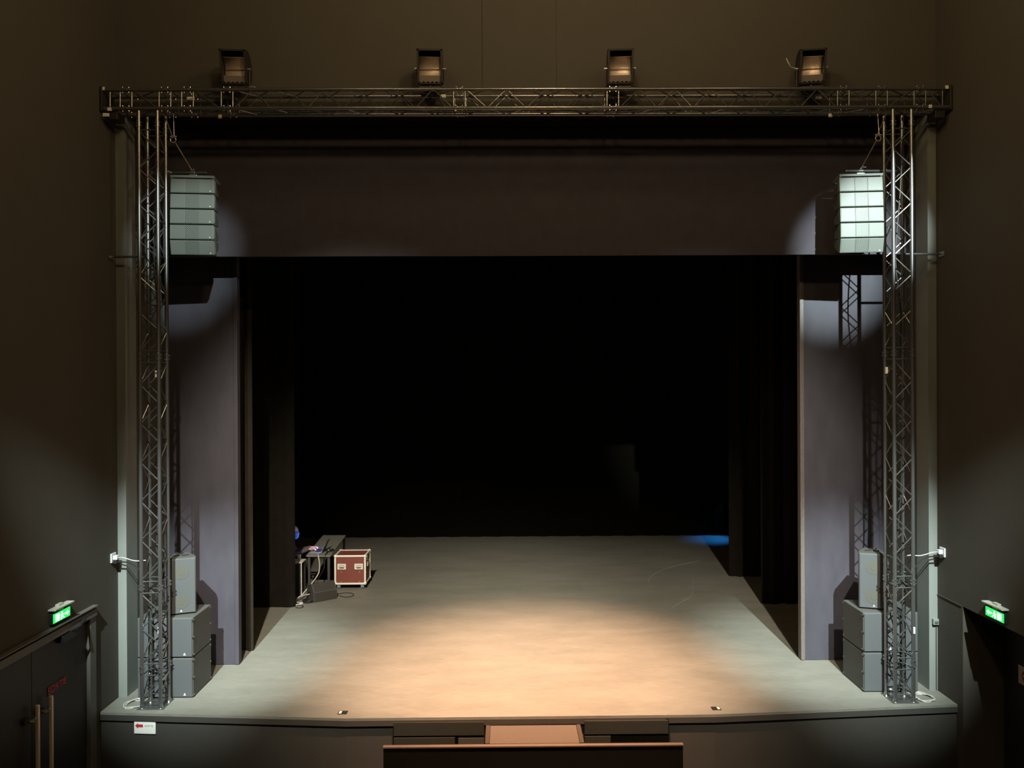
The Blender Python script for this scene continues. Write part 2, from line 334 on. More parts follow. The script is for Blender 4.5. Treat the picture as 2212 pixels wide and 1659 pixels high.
# exit lights over both doors
def exit_light(sx, yc, zc, label):
    X = sx * WX
    def bx(x0, x1, *a, **k): return MB().box(*sorted((X - sx * x0, X - sx * x1)), *a, **k)
    t = thing('exit_light', label, 'exit sign', (X, yc, zc), 'lit exit signs over the doors')
    bx(0.0, 0.09, yc - 0.19, yc + 0.19, zc + 0.095, zc + 0.115, 0.004).build('hood', M_pale, t)
    bx(0.0, 0.045, yc - 0.05, yc + 0.05, zc + 0.06, zc + 0.135, 0.004).build('wall_bracket', M_pale, t)
    bx(0.0, 0.045, yc - 0.175, yc + 0.175, zc - 0.062, zc + 0.061, 0.004).build('casing', M_dark, t)
    g = bx(0.045, 0.053, yc - 0.165, yc + 0.165, zc - 0.052, zc + 0.052).build('green_panel', M_green, t)
    # pictogram: a doorway, a running figure and an arrow
    fx0, fx1 = 0.053, 0.056
    bx(fx0, fx1, yc - 0.13, yc - 0.055, zc - 0.038, zc + 0.038).build('doorway_mark', M_pict, t)
    P = lambda y, z: (X - sx * 0.0545, yc + y, zc + z)
    f = MB(); f.ball(P(-0.005, 0.032), 0.010, seg=10)
    f.tube([P(-0.008, 0.020), P(0.0, -0.005), P(-0.022, -0.022), P(-0.014, -0.042)], 0.006, 6); f.tube([P(0.0, -0.005), P(0.02, -0.02), P(0.034, -0.035)], 0.006, 6)
    f.tube([P(-0.03, 0.0), P(-0.008, 0.017), P(0.02, 0.006)], 0.005, 6); f.build('running_figure', M_pict, t)
    a = MB(); a.prism([P(0.05, -0.010), P(0.10, -0.010), P(0.10, -0.028), P(0.14, 0.0), P(0.10, 0.028), P(0.10, 0.010), P(0.05, 0.010)], (-sx * 0.002, 0, 0)); a.build('arrow', M_pict, t)
exit_light(-1, 8.95, 2.52, 'green lit exit sign over the left door')
exit_light(1, 9.05, 2.415, 'green lit exit sign over the right doorway')

# arrow sign on the stage front
s = thing('direction_sign', 'white board with red left arrow and SORTIE on the stage front', 'sign', (-4.92, 9.81, 0.85))
ang = math.atan2(9.64 - 9.882, 3.18); yS = lambda x: 9.862 + (x + 5.51) * math.tan(ang)
MS = Matrix.Translation((-4.925, yS(-4.925) + 0.014, 0.843)) @ Matrix.Rotation(ang, 4, 'Z')
MB().box(-0.142, 0.142, -0.012, 0.0, -0.108, 0.108, 0.006).build('board', M_signwhite, s, M=MS)
MB().prism([(-0.125, -0.0135, -0.004), (-0.087, -0.0135, -0.040), (-0.087, -0.0135, -0.022), (-0.022, -0.0135, -0.022), (-0.022, -0.0135, 0.014), (-0.087, -0.0135, 0.014), (-0.087, -0.0135, 0.032)], (0, 0.002, 0)).build('arrow', M_red, s, M=MS)
text_mesh('letters', 'SORTIE', 0.036, 0.001, M_greytext, MS @ Matrix.Translation((0.056, -0.013, -0.004)) @ Matrix.Rotation(R(90), 4, 'X'), s)

# stage-front hatches, step and barrier
for x0, x1, lab in ((-1.73, -0.60, 'dark flap board in the stage front left of the carpeted step'), (0.66, 1.71, 'dark flap board in the stage front right of the carpeted step')):
    t = thing('stage_hatch', lab, 'hatch', ((x0 + x1) / 2, 9.64, 0.4), 'flap boards of the stage front')
    MB().box(x0 - 0.012, x1 + 0.012, 9.632, 9.640, 0.28, 0.957).build('groove_board', M_black, t)
    MB().box(x0, x1, 9.61, 9.638, 0.775, 0.945, 0.004).build('upper_board', M_hatch, t)
    MB().box(x0, (x0 + x1) / 2 + (0.2 if x0 < 0 else -0.2), 9.61, 9.638, 0.30, 0.755, 0.004).build('lower_board', M_hatch, t)
    MB().box((x0 + x1) / 2 + 0.24 if x0 < 0 else x0, x1 if x0 < 0 else (x0 + x1) / 2 - 0.24, 9.615, 9.638, 0.30, 0.745, 0.004).build('lower_board', M_face, t)
t = thing('step_box', 'low tan carpeted step with brown side strips against the stage front', 'step', (0.01, 9.36, 0))
MB().box(-0.52, 0.55, 9.12, 9.60, 0.0, 0.905, 0.006).build('carpeted_top', M_carpet, t)
for x0, x1 in ((-0.575, -0.522), (0.552, 0.605)): MB().box(x0, x1, 9.12, 9.60, 0.0, 0.91, 0.004).build('side_strip', M_brownstrip, t)
t = thing('barrier_panel', 'long dark panel with a pale wooden top edge before the stage', 'panel', (0, 9.08, 0))
MB().box(-1.77, 1.765, 9.055, 9.095, 0, 0.885, 0.003).build('board', M_panel, t)
MB().box(-1.777, 1.772, 9.048, 9.102, 0.885, 0.907, 0.004).build('top_edge', M_wood, t)

# ------------------------------------------------------------------ border, side panels, curtains
MB_ = MB().box(-5.39, 5.39, 10.88, 10.93, 6.985, 8.79); hd = MB_.build('stage_border', M_header); tag(hd, 'wide dark border hanging across the top of the stage opening', 'border')
for sx, lab in ((-1, 'dark violet grey side panel behind the left speaker stack'), (1, 'dark violet grey side panel behind the right speaker stack')):
    t = thing('stage_flat', lab, 'panel', (sx * 4.86, 11.55, SZ), 'side panels of the stage frame')
    MB().box(*sorted((sx * 4.165, sx * 5.84)), 11.49, 11.60, SZ + 0.004, 8.78, 0.003).build('panel_board', M_flat, t) if sx > 0 else MB().box(-5.84, -4.365, 11.49, 11.60, SZ + 0.004, 8.78, 0.003).build('panel_board', M_flat, t)
    e = (4.10, 4.163) if sx > 0 else (-4.363, -4.30)
    MB().box(e[0], e[1], 11.475, 11.60, SZ + 0.004, 8.78, 0.01).build('edge_rail', M_flatedge if sx > 0 else M_flat, t)
def curtain(name, label, cat, x0, x1, y, z0, z1, fold=0.03, wave=0.32, group=None, material=None, thick=0.05):
    n = max(8, int(abs(x1 - x0) / 0.03)); bm = bmesh.new(); front = []; back = []
    zs = [z0, z0 + 0.3, z0 + (z1 - z0) * 0.5, z1]
    for i in range(n + 1):
        u = i / n; x = x0 + (x1 - x0) * u
        ed = min(1, min(u, 1 - u) * abs(x1 - x0) / 0.05)
        yy = y + fold * math.sin((x - x0) / wave * 2 * math.pi) + fold * 0.4 * math.sin((x - x0) / wave * 4.7 * math.pi + 1)
        yf = yy + (1 - ed) ** 2 * thick * 0.6
        front.append([bm.verts.new((x, yf, z)) for z in zs]); back.append([bm.verts.new((x, yy + thick * (1.0 if ed > 0.99 else 0.7), z)) for z in zs])
    for g, rev in ((front, 0), (back, 1)):
        for i in range(n):
            for k in range(len(zs) - 1):
                q = (g[i][k], g[i + 1][k], g[i + 1][k + 1], g[i][k + 1]); bm.faces.new(q[::-1] if rev else q)
    for i in (0, n):
        for k in range(len(zs) - 1): bm.faces.new((front[i][k], back[i][k], back[i][k + 1], front[i][k + 1]))
    for k in (0, len(zs) - 1):
        for i in range(n): bm.faces.new((front[i][k], front[i + 1][k], back[i + 1][k], back[i][k]))
    b = MB(); b.bm.free(); b.bm = bm
    return tag(b.build(name, material or M_velvet, smooth=True), label, cat, group)
G = 'black wing curtains'
curtain('wing_curtain', 'brown-black wing curtain standing right behind the left side panel', 'curtain', -5.8, -4.285, 12.08, SZ + 0.005, 8.6, group=G, material=M_brownvelvet)
curtain('wing_curtain', 'black wing curtain in front of the seated person', 'curtain', -5.8, -4.275, 14.42, SZ + 0.005, 8.9, fold=0.012, wave=0.5, group=G)
curtain('wing_curtain', 'black wing curtain nearest the right side panel, in deep shade', 'curtain', 4.485, 5.8, 14.40, SZ + 0.005, 8.9, group=G)
curtain('wing_curtain', 'black wing curtain at the right edge of the lit floor, before the blue glow', 'curtain', 4.475, 5.8, 16.45, SZ + 0.005, 9.0, group=G)
curtain('backdrop', 'wide black backdrop closing the rear of the stage', 'curtain', -5.8, 5.8, 20.88, SZ + 0.005, 9.4, fold=0.02, wave=0.6, material=M_backdrop)

# ------------------------------------------------------------------ lattice trusses
CH = 0.12                                    # half spacing of the main tubes
def truss_section(par, A, B, ex, ey, pitch=0.485, phase=0, frames=True, zig=True):
    """one lattice section from A to B; ex, ey span its square"""
    A = Vector(A); B = Vector(B); ex = Vector(ex); ey = Vector(ey); ax = (B - A).normalized(); L = (B - A).length
    cs = [ex * CH * a + ey * CH * b for a, b in ((-1, -1), (1, -1), (1, 1), (-1, 1))]
    for c in cs: MB().tube([A + c, B + c], 0.0245, 12).build('main_tube', M_truss, par, smooth=True)
    e0 = 0.075
    if frames:
        for d in (e0, L - e0):
            MB().tube([A + ax * d + c for c in cs], 0.0085, 8, closed=True).build('end_frame', M_truss, par, smooth=True)
    z0, z1 = e0 + 0.03, L - e0 - 0.03
    if zig and z1 - z0 > 0.12:
        n = max(1, round((z1 - z0) / (pitch / 2)))
        for f in range(4):
            c0, c1 = cs[f], cs[(f + 1) % 4]; pts = []
            for i in range(n + 1):
                s_ = z0 + (z1 - z0) * i / n; c = (c0, c1)[(i + phase + (f // 2)) % 2]
                inn = (c0 + c1) * 0.5; q = c + (inn - c) * 0.12
                for dz in ((-0.018, 0.018) if 0 < i < n else (0,)): pts.append(A + ax * (s_ + dz) + q)
            MB().tube(pts, 0.0085, 8).build('lattice_brace', M_truss, par, smooth=True)
def coupler(par, P, ax, ex, ey, pr=0.006):
    P = Vector(P); ax = Vector(ax).normalized(); ex = Vector(ex); ey = Vector(ey)
    for a, b in ((-1, -1), (1, -1), (1, 1), (-1, 1)):
        c = P + ex * CH * a + ey * CH * b; o_ = (ex * a + ey * b).normalized()
        k = MB(); k.tube([c - ax * 0.038, c + ax * 0.038], 0.0285, 12)
        cp = k.build('coupler', M_truss, par, smooth=True)
        pn = MB()
        for dz, d in ((-0.022, ex), (0.022, ex)):
            pn.cyl(c + ax * dz - d * 0.037, c + ax * dz + d * 0.04, pr, seg=8)
        for dz, d in ((-0.04, ey), (0.04, ey)):
            pn.cyl(c + ax * dz - d * 0.037, c + ax * dz + d * 0.04, pr, seg=8)
        pn.build('pins', M_bolt, cp, smooth=True)
X_, Y_, Z_ = (1, 0, 0), (0, 1, 0), (0, 0, 1)
TY = 10.085
def tower(xc, sx, label):
    t = thing('truss_tower', label, 'truss', (xc, TY, SZ), 'upright lattice truss towers')
    cutz = [SZ + 0.02, 1.50, 2.565, 5.545, 8.545]
    for i in range(4):
        truss_section(t, (xc, TY, cutz[i]), (xc, TY, cutz[i + 1]), X_, Y_, phase=0 if sx < 0 else 1)
    for z in cutz[1:]: coupler(t, (xc, TY, z), Z_, X_, Y_, 0.0085)
    truss_section(t, (xc, TY, 8.545), (xc, TY, 8.715), X_, Y_, zig=False, frames=False)
    bp = MB().box(xc - 0.17, xc + 0.17, TY - 0.17, TY + 0.17, SZ, SZ + 0.012, 0.003).build('base_plate', M_truss, t)
    for a in (-1, 1):
        for c in (-1, 1): MB().cyl((xc + a * CH, TY + c * CH, SZ + 0.012), (xc + a * CH, TY + c * CH, SZ + 0.05), 0.034, 0.027).build('foot_socket', M_bolt, t, smooth=True)
    # strut to the side wall with its plate
    zb = 6.87
    st = MB(); st.cyl((xc + sx * 0.12, TY + 0.1, zb), (sx * (WX - 0.001), TY + 0.1, zb), 0.016, seg=10)
    st.build('wall_strut', M_truss, t, smooth=True)
    MB().box(*sorted((sx * (WX - 0.02), sx * (WX - 0.001))), TY + 0.04, TY + 0.16, zb - 0.03, zb + 0.03, 0.003).build('wall_plate', M_bolt, t)
    # cable tags on the tubes
    tx = xc + (-0.02 if sx < 0 else -0.13)
    MB().box(tx, tx + 0.026, TY - CH + (0.21 if sx < 0 else 0.205) - 0.02, TY + CH - 0.015 if sx < 0 else TY + CH - 0.01, 5.28, 5.37, 0.003).build('tape_tag', M_tag, t)
    MB().box(xc + (-0.005 if sx < 0 else 0.105), xc + (0.02 if sx < 0 else 0.128), TY - 0.155 if sx > 0 else TY + 0.08, TY - 0.142 if sx > 0 else TY + 0.092, 1.90, 1.985, 0.002).build('tape_tag', M_tag, t)
tower(-4.905, -1, 'black lattice truss tower at the left of the stage')
tower(4.865, 1, 'black lattice truss tower at the right of the stage')
TZ = 8.865
t = thing('truss_beam', 'long black horizontal lattice truss spanning both towers', 'truss', (0, TY, TZ - 0.14))
JX = [-5.47, -5.19, -4.69, -4.40, -3.89, -0.89, 1.10, 4.10, 4.60, 5.10, 5.47]
for i in range(len(JX) - 1):
    truss_section(t, (JX[i], TY, TZ), (JX[i + 1], TY, TZ), Y_, Z_, phase=i % 2)
for x in JX[1:-1]: coupler(t, (x, TY, TZ), X_, Y_, Z_)
for sx in (-1, 1):
    MB().box(*sorted((sx * 5.475, sx * 5.50)), TY - 0.16, TY + 0.16, TZ - 0.16, TZ + 0.16, 0.004).build('end_plate', M_floodbody, t)
    MB().box(*sorted((sx * 5.31, sx * 5.44)), TY - 0.10, TY + 0.10, TZ - 0.25, TZ - 0.145, 0.006).build('beam_hanger', M_floodbody, t)
for x, y, z, dx, mm in ((-4.44, 0.09, 0.085, 0.05, M_tag), (-5.39, -0.14, -0.135, 0.025, M_tag), (-5.43, -0.148, -0.21, 0.04, M_tag), (-4.06, 0.10, -0.15, 0.022, M_yellow), (3.86, 0.09, 0.085, 0.045, M_tag), (5.22, -0.145, -0.12, 0.02, M_tag), (4.02, 0.10, -0.15, 0.022, M_tag), (-1.12, 0.09, 0.11, 0.04, M_tag), (-5.47, -0.14, 0.13, 0.02, M_tag), (5.44, -0.14, 0.13, 0.02, M_tag)):
    MB().box(x - dx, x + dx, TY + y - 0.008, TY + y + 0.008, TZ + z - 0.022, TZ + z + 0.022, 0.003).build('tape_tag', mm, t)
# cable wrapped along the beam
cp = smooth_path([(-3.8, TY + 0.02, TZ - 0.09), (-3.0, TY + 0.05, TZ - 0.115), (-2.0, TY - 0.02, TZ - 0.10), (-0.9, TY + 0.04, TZ - 0.115), (0.3, TY, TZ - 0.1), (1.2, TY + 0.05, TZ - 0.115), (2.4, TY - 0.03, TZ - 0.1), (3.6, TY + 0.03, TZ - 0.115)], 8)
tag(MB().tube(cp, 0.011, 8).build('power_cable', M_cable_b, smooth=True), 'black cable lying along the inside of the horizontal truss', 'cable')

# ------------------------------------------------------------------ flood lamps standing on the beam
def flood():
    t = thing('flood_lamp', 'x', 'lamp', (0, 0, 0), 'flood lamps on the truss beam')
    hw, hh = 0.152, 0.20
    T = Matrix.Translation((0, 0, 0.275)) @ Matrix.Rotation(R(16), 4, 'X') @ Matrix.Translation((0, 0.03, 0))
    b = MB()
    for sx in (-1, 1):                       # cheeks, curved at the back
        prof = [(sx * hw, -0.06, hh)] + [(sx * hw, 0.02 + 0.18 * math.sin(R(a)), hh * math.cos(R(a))) for a in range(0, 181, 18)] + [(sx * hw, -0.06, -hh)]
        b.prism(prof, (sx * 0.012, 0, 0))
    n = 12
    for i in range(n):                       # outer skin
        a0, a1 = math.pi * i / n, math.pi * (i + 1) / n
        p = lambda a, r: (0.02 + (0.18 + r) * math.sin(a), (hh + r) * math.cos(a))
        (y0, z0), (y1, z1), (y2, z2), (y3, z3) = p(a0, 0), p(a1, 0), p(a1, 0.008), p(a0, 0.008)
        b.prism([(-hw - 0.012, y0, z0), (-hw - 0.012, y1, z1), (-hw - 0.012, y2, z2), (-hw - 0.012, y3, z3)], (2 * hw + 0.024, 0, 0))
    b.box(-hw - 0.012, hw + 0.012, -0.07, 0.03, hh - 0.002, hh + 0.012); b.box(-hw - 0.012, hw + 0.012, -0.07, 0.03, -hh - 0.012, -hh + 0.002)
    b.build('housing', M_floodbody, t, M=T)
    b = MB()                                 # front rim
    b.box(-hw - 0.014, -hw + 0.012, -0.078, -0.062, -hh - 0.012, hh + 0.012); b.box(hw - 0.012, hw + 0.014, -0.078, -0.062, -hh - 0.012, hh + 0.012)
    b.box(-hw - 0.014, hw + 0.014, -0.078, -0.062, hh - 0.01, hh + 0.012); b.box(-hw - 0.014, hw + 0.014, -0.078, -0.062, -hh - 0.012, -hh + 0.004)
    b.build('front_rim', M_floodbody, t, M=T)
    b = MB(); n = 20; pr = []
    for i in range(n + 1):                   # trough reflector
        a = R(22 + (148 - 22) * i / n); pr.append((-0.045 + 0.135 * math.sin(a), 0.137 * math.cos(a) + 0.0))
    vs = [[b.bm.verts.new((x, y, z)) for (y, z) in pr] for x in (-hw + 0.006, 0.11, hw - 0.006)]
    for k in range(2):
        for i in range(n): b.bm.faces.new((vs[k][i], vs[k][i + 1], vs[k + 1][i + 1], vs[k + 1][i]))
    rf = b.build('reflector', M_reflector, t, smooth=True, M=T)
    sl = rf.modifiers.new('thick', 'SOLIDIFY'); sl.thickness = 0.003
    # lower plate with a saw-tooth edge
    pts = [(-hw + 0.01, -0.045, -0.105), (hw - 0.01, -0.045, -0.105), (hw - 0.01, -0.045, -0.175)]
    k = 5
    for i in range(k * 2 + 1):
        x = hw - 0.01 - (2 * hw - 0.02) * i / (k * 2); pts.append((x, -0.045, -0.175 - (0.018 if i % 2 else 0)))
    b = MB(); b.prism(pts[:2] + pts[3:], (0, 0.004, 0)); b.build('toothed_plate', M_floodplate, t, M=T)
    MB().cyl((-hw + 0.01, 0.07, -0.02), (hw - 0.01, 0.07, -0.02), 0.005, seg=8).build('lamp_tube', M_floodplate, t, M=T, smooth=True)
    # yoke down to the truss
    y = MB(); y.tube([(-hw - 0.03, 0.05, 0.27), (-hw - 0.03, 0.05, 0.045), (hw + 0.03, 0.05, 0.045), (hw + 0.03, 0.05, 0.27)], 0.010, 8); y.build('yoke', M_floodbody, t, smooth=True)
    for sx in (-1, 1): MB().cyl((sx * (hw + 0.012), 0.05, 0.27), (sx * (hw + 0.055), 0.05, 0.27), 0.016, seg=12).build('knob', M_bolt, t, smooth=True)
    c = MB(); c.cyl((0, 0.05, 0.0), (0, 0.05, 0.05), 0.02, seg=10); c.box(-0.14, 0.14, 0.0, 0.10, 0.0, 0.022, 0.003); c.build('clamp', M_floodbody, t)
    return t
f0 = flood()
for i, (x, rz, lab) in enumerate(((-3.80, 3, 'leftmost flood lamp on the truss, seen turned to the right'), (-1.27, 2, 'second flood lamp from the left on the truss beam'), (1.20, -3, 'third flood lamp from the left on the truss beam'), (3.70, -8, 'rightmost flood lamp on the truss with a cord end beside it'))):
    o = f0 if i == 0 else dup(f0); o.location = (x, TY - 0.10, TZ + 0.145); o.rotation_euler = (0, 0, R(rz)); o['label'] = lab
tag(MB().tube(smooth_path([(-3.62, TY - 0.05, TZ + 0.18), (-3.54, TY - 0.1, TZ + 0.165), (-3.56, TY - 0.09, TZ + 0.14), (-3.68, TY - 0.1, TZ + 0.13)]), 0.007, 6).build('lamp_cable', M_cable_w, smooth=True), 'short pale cord at the foot of the leftmost flood lamp', 'cord')
tag(MB().tube(smooth_path([(3.50, TY - 0.06, TZ + 0.412), (3.43, TY - 0.08, TZ + 0.42), (3.40, TY - 0.1, TZ + 0.45), (3.38, TY - 0.09, TZ + 0.50), (3.37, TY - 0.09, TZ + 0.53)]), 0.007, 6).build('cord_end', M_cable_w, smooth=True), 'pale cord end sticking up beside the rightmost flood lamp', 'cord')

# ------------------------------------------------------------------ hanging line arrays
HW, EH = 0.278, 0.188
def array_unit():
    t = thing('line_array_speaker', 'x', 'speaker', (0, 0, 0), 'line array speakers hung by the towers')
    b = MB()                                  # front half-shell, then tapered rear
    b.box(-HW, HW, 0.004, 0.10, -EH, 0, 0.004)
    b.build('front_shell', M_acab, t)
    b = MB(); rear = [(-HW + 0.005, 0.10, -0.004), (HW - 0.005, 0.10, -0.004), (HW - 0.045, 0.40, -0.055), (-HW + 0.045, 0.40, -0.055)]
    lo = [(x, y, -EH + 0.004 if y < 0.2 else -EH + 0.055) for x, y, z in rear]
    v = [b.bm.verts.new(p) for p in rear + lo]
    for q in ((0, 1, 2, 3), (7, 6, 5, 4), (0, 4, 5, 1), (1, 5, 6, 2), (2, 6, 7, 3), (3, 7, 4, 0)): b.bm.faces.new([v[i] for i in q])
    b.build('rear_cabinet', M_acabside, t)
    for sx in (-1, 1):
        MB().box(*sorted((sx * 0.088, sx * (HW - 0.012))), 0.0, 0.006, -EH + 0.008, -0.008, 0.002).build('grille', M_agrille, t)
        MB().box(*sorted((sx * 0.081, sx * 0.086)), -0.002, 0.006, -EH + 0.008, -0.008).build('grille_rib', M_acab, t)
        MB().box(*sorted((sx * (HW - 0.002), sx * (HW + 0.004))), 0.03, 0.08, -EH + 0.02, -0.02, 0.002).build('rigging_bar', M_acab, t)
    MB().box(-0.079, 0.079, 0.0, 0.006, -EH + 0.008, -0.008, 0.001).build('horn_grille', M_aperf, t)
    MB().prism([(HW - 0.058, -0.003, -EH + 0.018), (HW - 0.036, -0.003, -EH + 0.018), (HW - 0.047, -0.003, -EH + 0.037)], (0, 0.004, 0)).build('badge', M_white, t)
    return t
a0 = array_unit(); first = True
ORD = ['topmost', 'second from the top', 'middle', 'fourth from the top', 'lowest, darker']
for sx, side in ((-1, 'left'), (1, 'right')):
    T = Matrix.Translation((sx * 4.434, 10.2, 7.90)) @ Matrix.Rotation(R(5.5 if sx < 0 else -5.5) * -1, 4, 'Z') if False else Matrix.Translation((sx * 4.434, 10.2, 7.90)) @ Matrix.Rotation(R(5.5) * (1 if sx < 0 else -1), 4, 'Z')
    p = Vector((0, 0, 0))
    for i, an in enumerate((-5, -4, -3, -1, 13)):
        o = a0 if first else dup(a0); first = False
        o.matrix_world = T @ Matrix.Translation(p) @ Matrix.Rotation(R(an), 4, 'X')
        o['label'] = '%s grey line array speaker in the hanging stack at the %s tower' % (ORD[i], side)
        p = p + Vector((0, (EH + 0.018) * math.sin(R(an)), -(EH + 0.018) * math.cos(R(an))))
    TF = T @ Matrix.Rotation(R(-4), 4, 'X')
    fr = thing('flying_frame', 'flat grey rigging frame on top of the %s hanging speaker stack' % side, 'rigging frame', T.translation)
    MB().box(-HW - 0.003, HW + 0.003, -0.012, 0.03, 0.012, 0.045, 0.003).build('front_bar', M_acab, fr, M=TF)
    b = MB()
    for x in (-HW, HW - 0.03): b.box(x, x + 0.03, 0.0, 0.30, 0.002, 0.045, 0.003)
    b.box(-HW, HW, 0.27, 0.30, 0.002, 0.045, 0.003); b.build('side_bars', M_acab, fr, M=TF)
    MB().box(-0.05, 0.05, 0.0, 0.30, 0.045, 0.058, 0.003).build('pick_plate', M_bolt, fr, M=TF)
    pz = 8.0
    x_in = -4.285 if sx < 0 else 4.275
    rp_ = thing('rigging_pipe', 'dark metal pipe above the %s hanging speaker stack' % side, 'pipe', (sx * 4.6, 10.28, pz))
    MB().cyl((sx * 5.05, 10.28, pz), (x_in, 10.28, pz), 0.024, seg=14).build('pipe', M_truss, rp_, smooth=True)
    MB().cyl((x_in - 0.001 * sx, 10.28, pz), (x_in - 0.02 * sx, 10.28, pz), 0.024, seg=14).build('end_cap', M_bolt, rp_, smooth=True)
    for x in (sx * 4.46,):
        MB().cyl((x - 0.03, 10.28, pz), (x + 0.03, 10.28, pz), 0.034, seg=12).build('clamp', M_bolt, rp_, smooth=True)
        MB().tube([(x, 10.28, pz + 0.03), (x + 0.02, 10.27, pz + 0.055), (x + 0.07, 10.26, pz + 0.05)], 0.008).build('clamp_lever', M_bolt, rp_, smooth=True)
        MB().cyl((x, 10.28, 7.959), (x, 10.28, pz - 0.03), 0.016, seg=10).build('swivel_link', M_bolt, rp_, smooth=True)
    for x in (sx * 4.765, sx * 5.0): MB().cyl((x - 0.02, 10.25, pz), (x + 0.02, 10.25, pz), 0.036, seg=12).build('truss_clamp', M_bolt, rp_, smooth=True)
    sl = thing('steel_sling', 'thin steel sling with ring holding the %s hanging speaker stack' % side, 'sling', (sx * 4.5, 10.2, 8.03))
    rx = -4.665 if sx < 0 else 4.645
    MB().tube([(sx * 4.47, 10.28, 8.03), (rx - sx * 0.03, 10.16, 8.36)], 0.006, 6).build('lower_wire', M_steelwire, sl, smooth=True)
    MB().tube(arc((rx, 10.155, 8.40), 0.036, 0, 345, 20), 0.008, 8).build('ring', M_steelwire, sl, smooth=True)
    MB().box(rx - 0.04, rx + 0.045, 10.145, 10.165, 8.435, 8.455, 0.004).build('ferrule', M_steelwire, sl)
    MB().tube([(rx - 0.012, 10.155, 8.45), (rx + sx * 0.115, 10.17, 8.73)], 0.005, 6).build('upper_wire', M_steelwire, sl, smooth=True)
    MB().tube([(rx + 0.012, 10.155, 8.45), (rx - sx * 0.0, 10.17, 8.73)], 0.005, 6).build('upper_wire', M_steelwire, sl, smooth=True)

# ------------------------------------------------------------------ ground stacks
def bass(side, sx, x0, x1, z0, lab):
    t = thing('bass_speaker', lab, 'speaker', ((x0 + x1) / 2, 10.6, z0), 'bass speakers of the floor stacks')
    MB().box(x0, x1, 10.30, 10.925, z0 + 0.006, z0 + 0.53, 0.008).build('cabinet', M_cab, t)
    MB().box(x0 + 0.012, x1 - 0.012, 10.285, 10.302, z0 + 0.014, z0 + 0.522, 0.004).build('front_grille', M_grille, t)
    xb = x1 - 0.11 if sx < 0 else x0 + 0.36
    MB().prism([(xb - 0.018, 10.282, z0 + 0.035), (xb + 0.018, 10.282, z0 + 0.035), (xb, 10.282, z0 + 0.07)], (0, 0.004, 0)).build('badge', M_white, t)
    xi = x1 if sx < 0 else x0
    for (y, dz) in ((10.32, 0.04), (10.32, 0.27), (10.32, 0.50), (10.90, 0.04), (10.90, 0.27), (10.90, 0.50)):
        MB().cyl((xi - 0.004, y, z0 + dz), (xi + 0.007 * (-sx), y, z0 + dz), 0.010, seg=8).build('corner_screw', M_bolt, t)
    xo = x0 if sx < 0 else x1
    for dz in (0.04, 0.27, 0.50): MB().cyl((xi - sx * -0.0, 10.288, z0 + dz), (xi, 10.280, z0 + dz), 0.008, seg=8).build('grille_screw', M_bolt, t)
for sx, side, x0, x1 in ((-1, 'left', -5.24, -4.50), (1, 'right', 4.485, 5.225)):
    bass(side, sx, x0, x1, SZ, 'lower grey bass speaker on the stage floor at the %s tower' % side)
    bass(side, sx, x0, x1, SZ + 0.536, 'upper grey bass speaker in the %s stack, under the tilted speaker' % side)
def top_speaker(side, sx, xc, yc, rz):
    t = thing('point_speaker', 'grey tilted two-cone speaker on top of the %s bass stack' % side, 'speaker', (xc, yc, 2.076), 'top speakers of the floor stacks')
    W, H, D = 0.185, 0.755, 0.38
    M = Matrix.Translation((xc, yc, 2.078)) @ Matrix.Rotation(R(rz), 4, 'Z') @ Matrix.Rotation(R(0), 4, 'X')
    plan = [(-W, 0.012), (W, 0.012), (W, 0.10), (W * 0.45, D), (-W * 0.45, D), (-W, 0.10)]
    MB().prism([(x, y, 0.0) for x, y in plan], (0, 0, H), bev=0.006).build('cabinet', M_cab, t, M=M)
    MB().box(-W + 0.008, W - 0.008, 0.0, 0.014, 0.01, H - 0.012, 0.003).build('front_grille', M_grille, t, M=M)
    for z in (0.165, 0.565): MB().cyl((0, 0.002, z), (0, -0.0025, z), 0.098, seg=32).build('woofer', M_cone, t, M=M)
    for z in (0.165, 0.565): MB().cyl((0, 0.0, z), (0, -0.0045, z), 0.045, seg=24).build('dust_cap', M_cone, t, M=M)
    MB().prism([(-0.014, -0.004, 0.03), (0.014, -0.004, 0.03), (0, -0.004, 0.058)], (0, 0.004, 0)).build('badge', M_white, t, M=M)
    MB().cyl((0, 0.18, H), (0, 0.18, H + 0.018), 0.03, seg=16).build('pole_cap', M_bolt, t, M=M)
    MB().tube([(-0.09, 0.14, H + 0.006), (-0.05, 0.16, H + 0.012), (0.05, 0.15, H + 0.012), (0.10, 0.16, H + 0.006)], 0.011).build('carry_handle', M_dark, t, M=M, smooth=True)
    MB().box(-W + 0.03, W - 0.03, 0.05, 0.30, -0.004, 0.002).build('rubber_feet', M_dark, t, M=M)
top_speaker('left', -1, -4.715, 10.44, 22)
top_speaker('right', 1, 4.70, 10.44, -19)

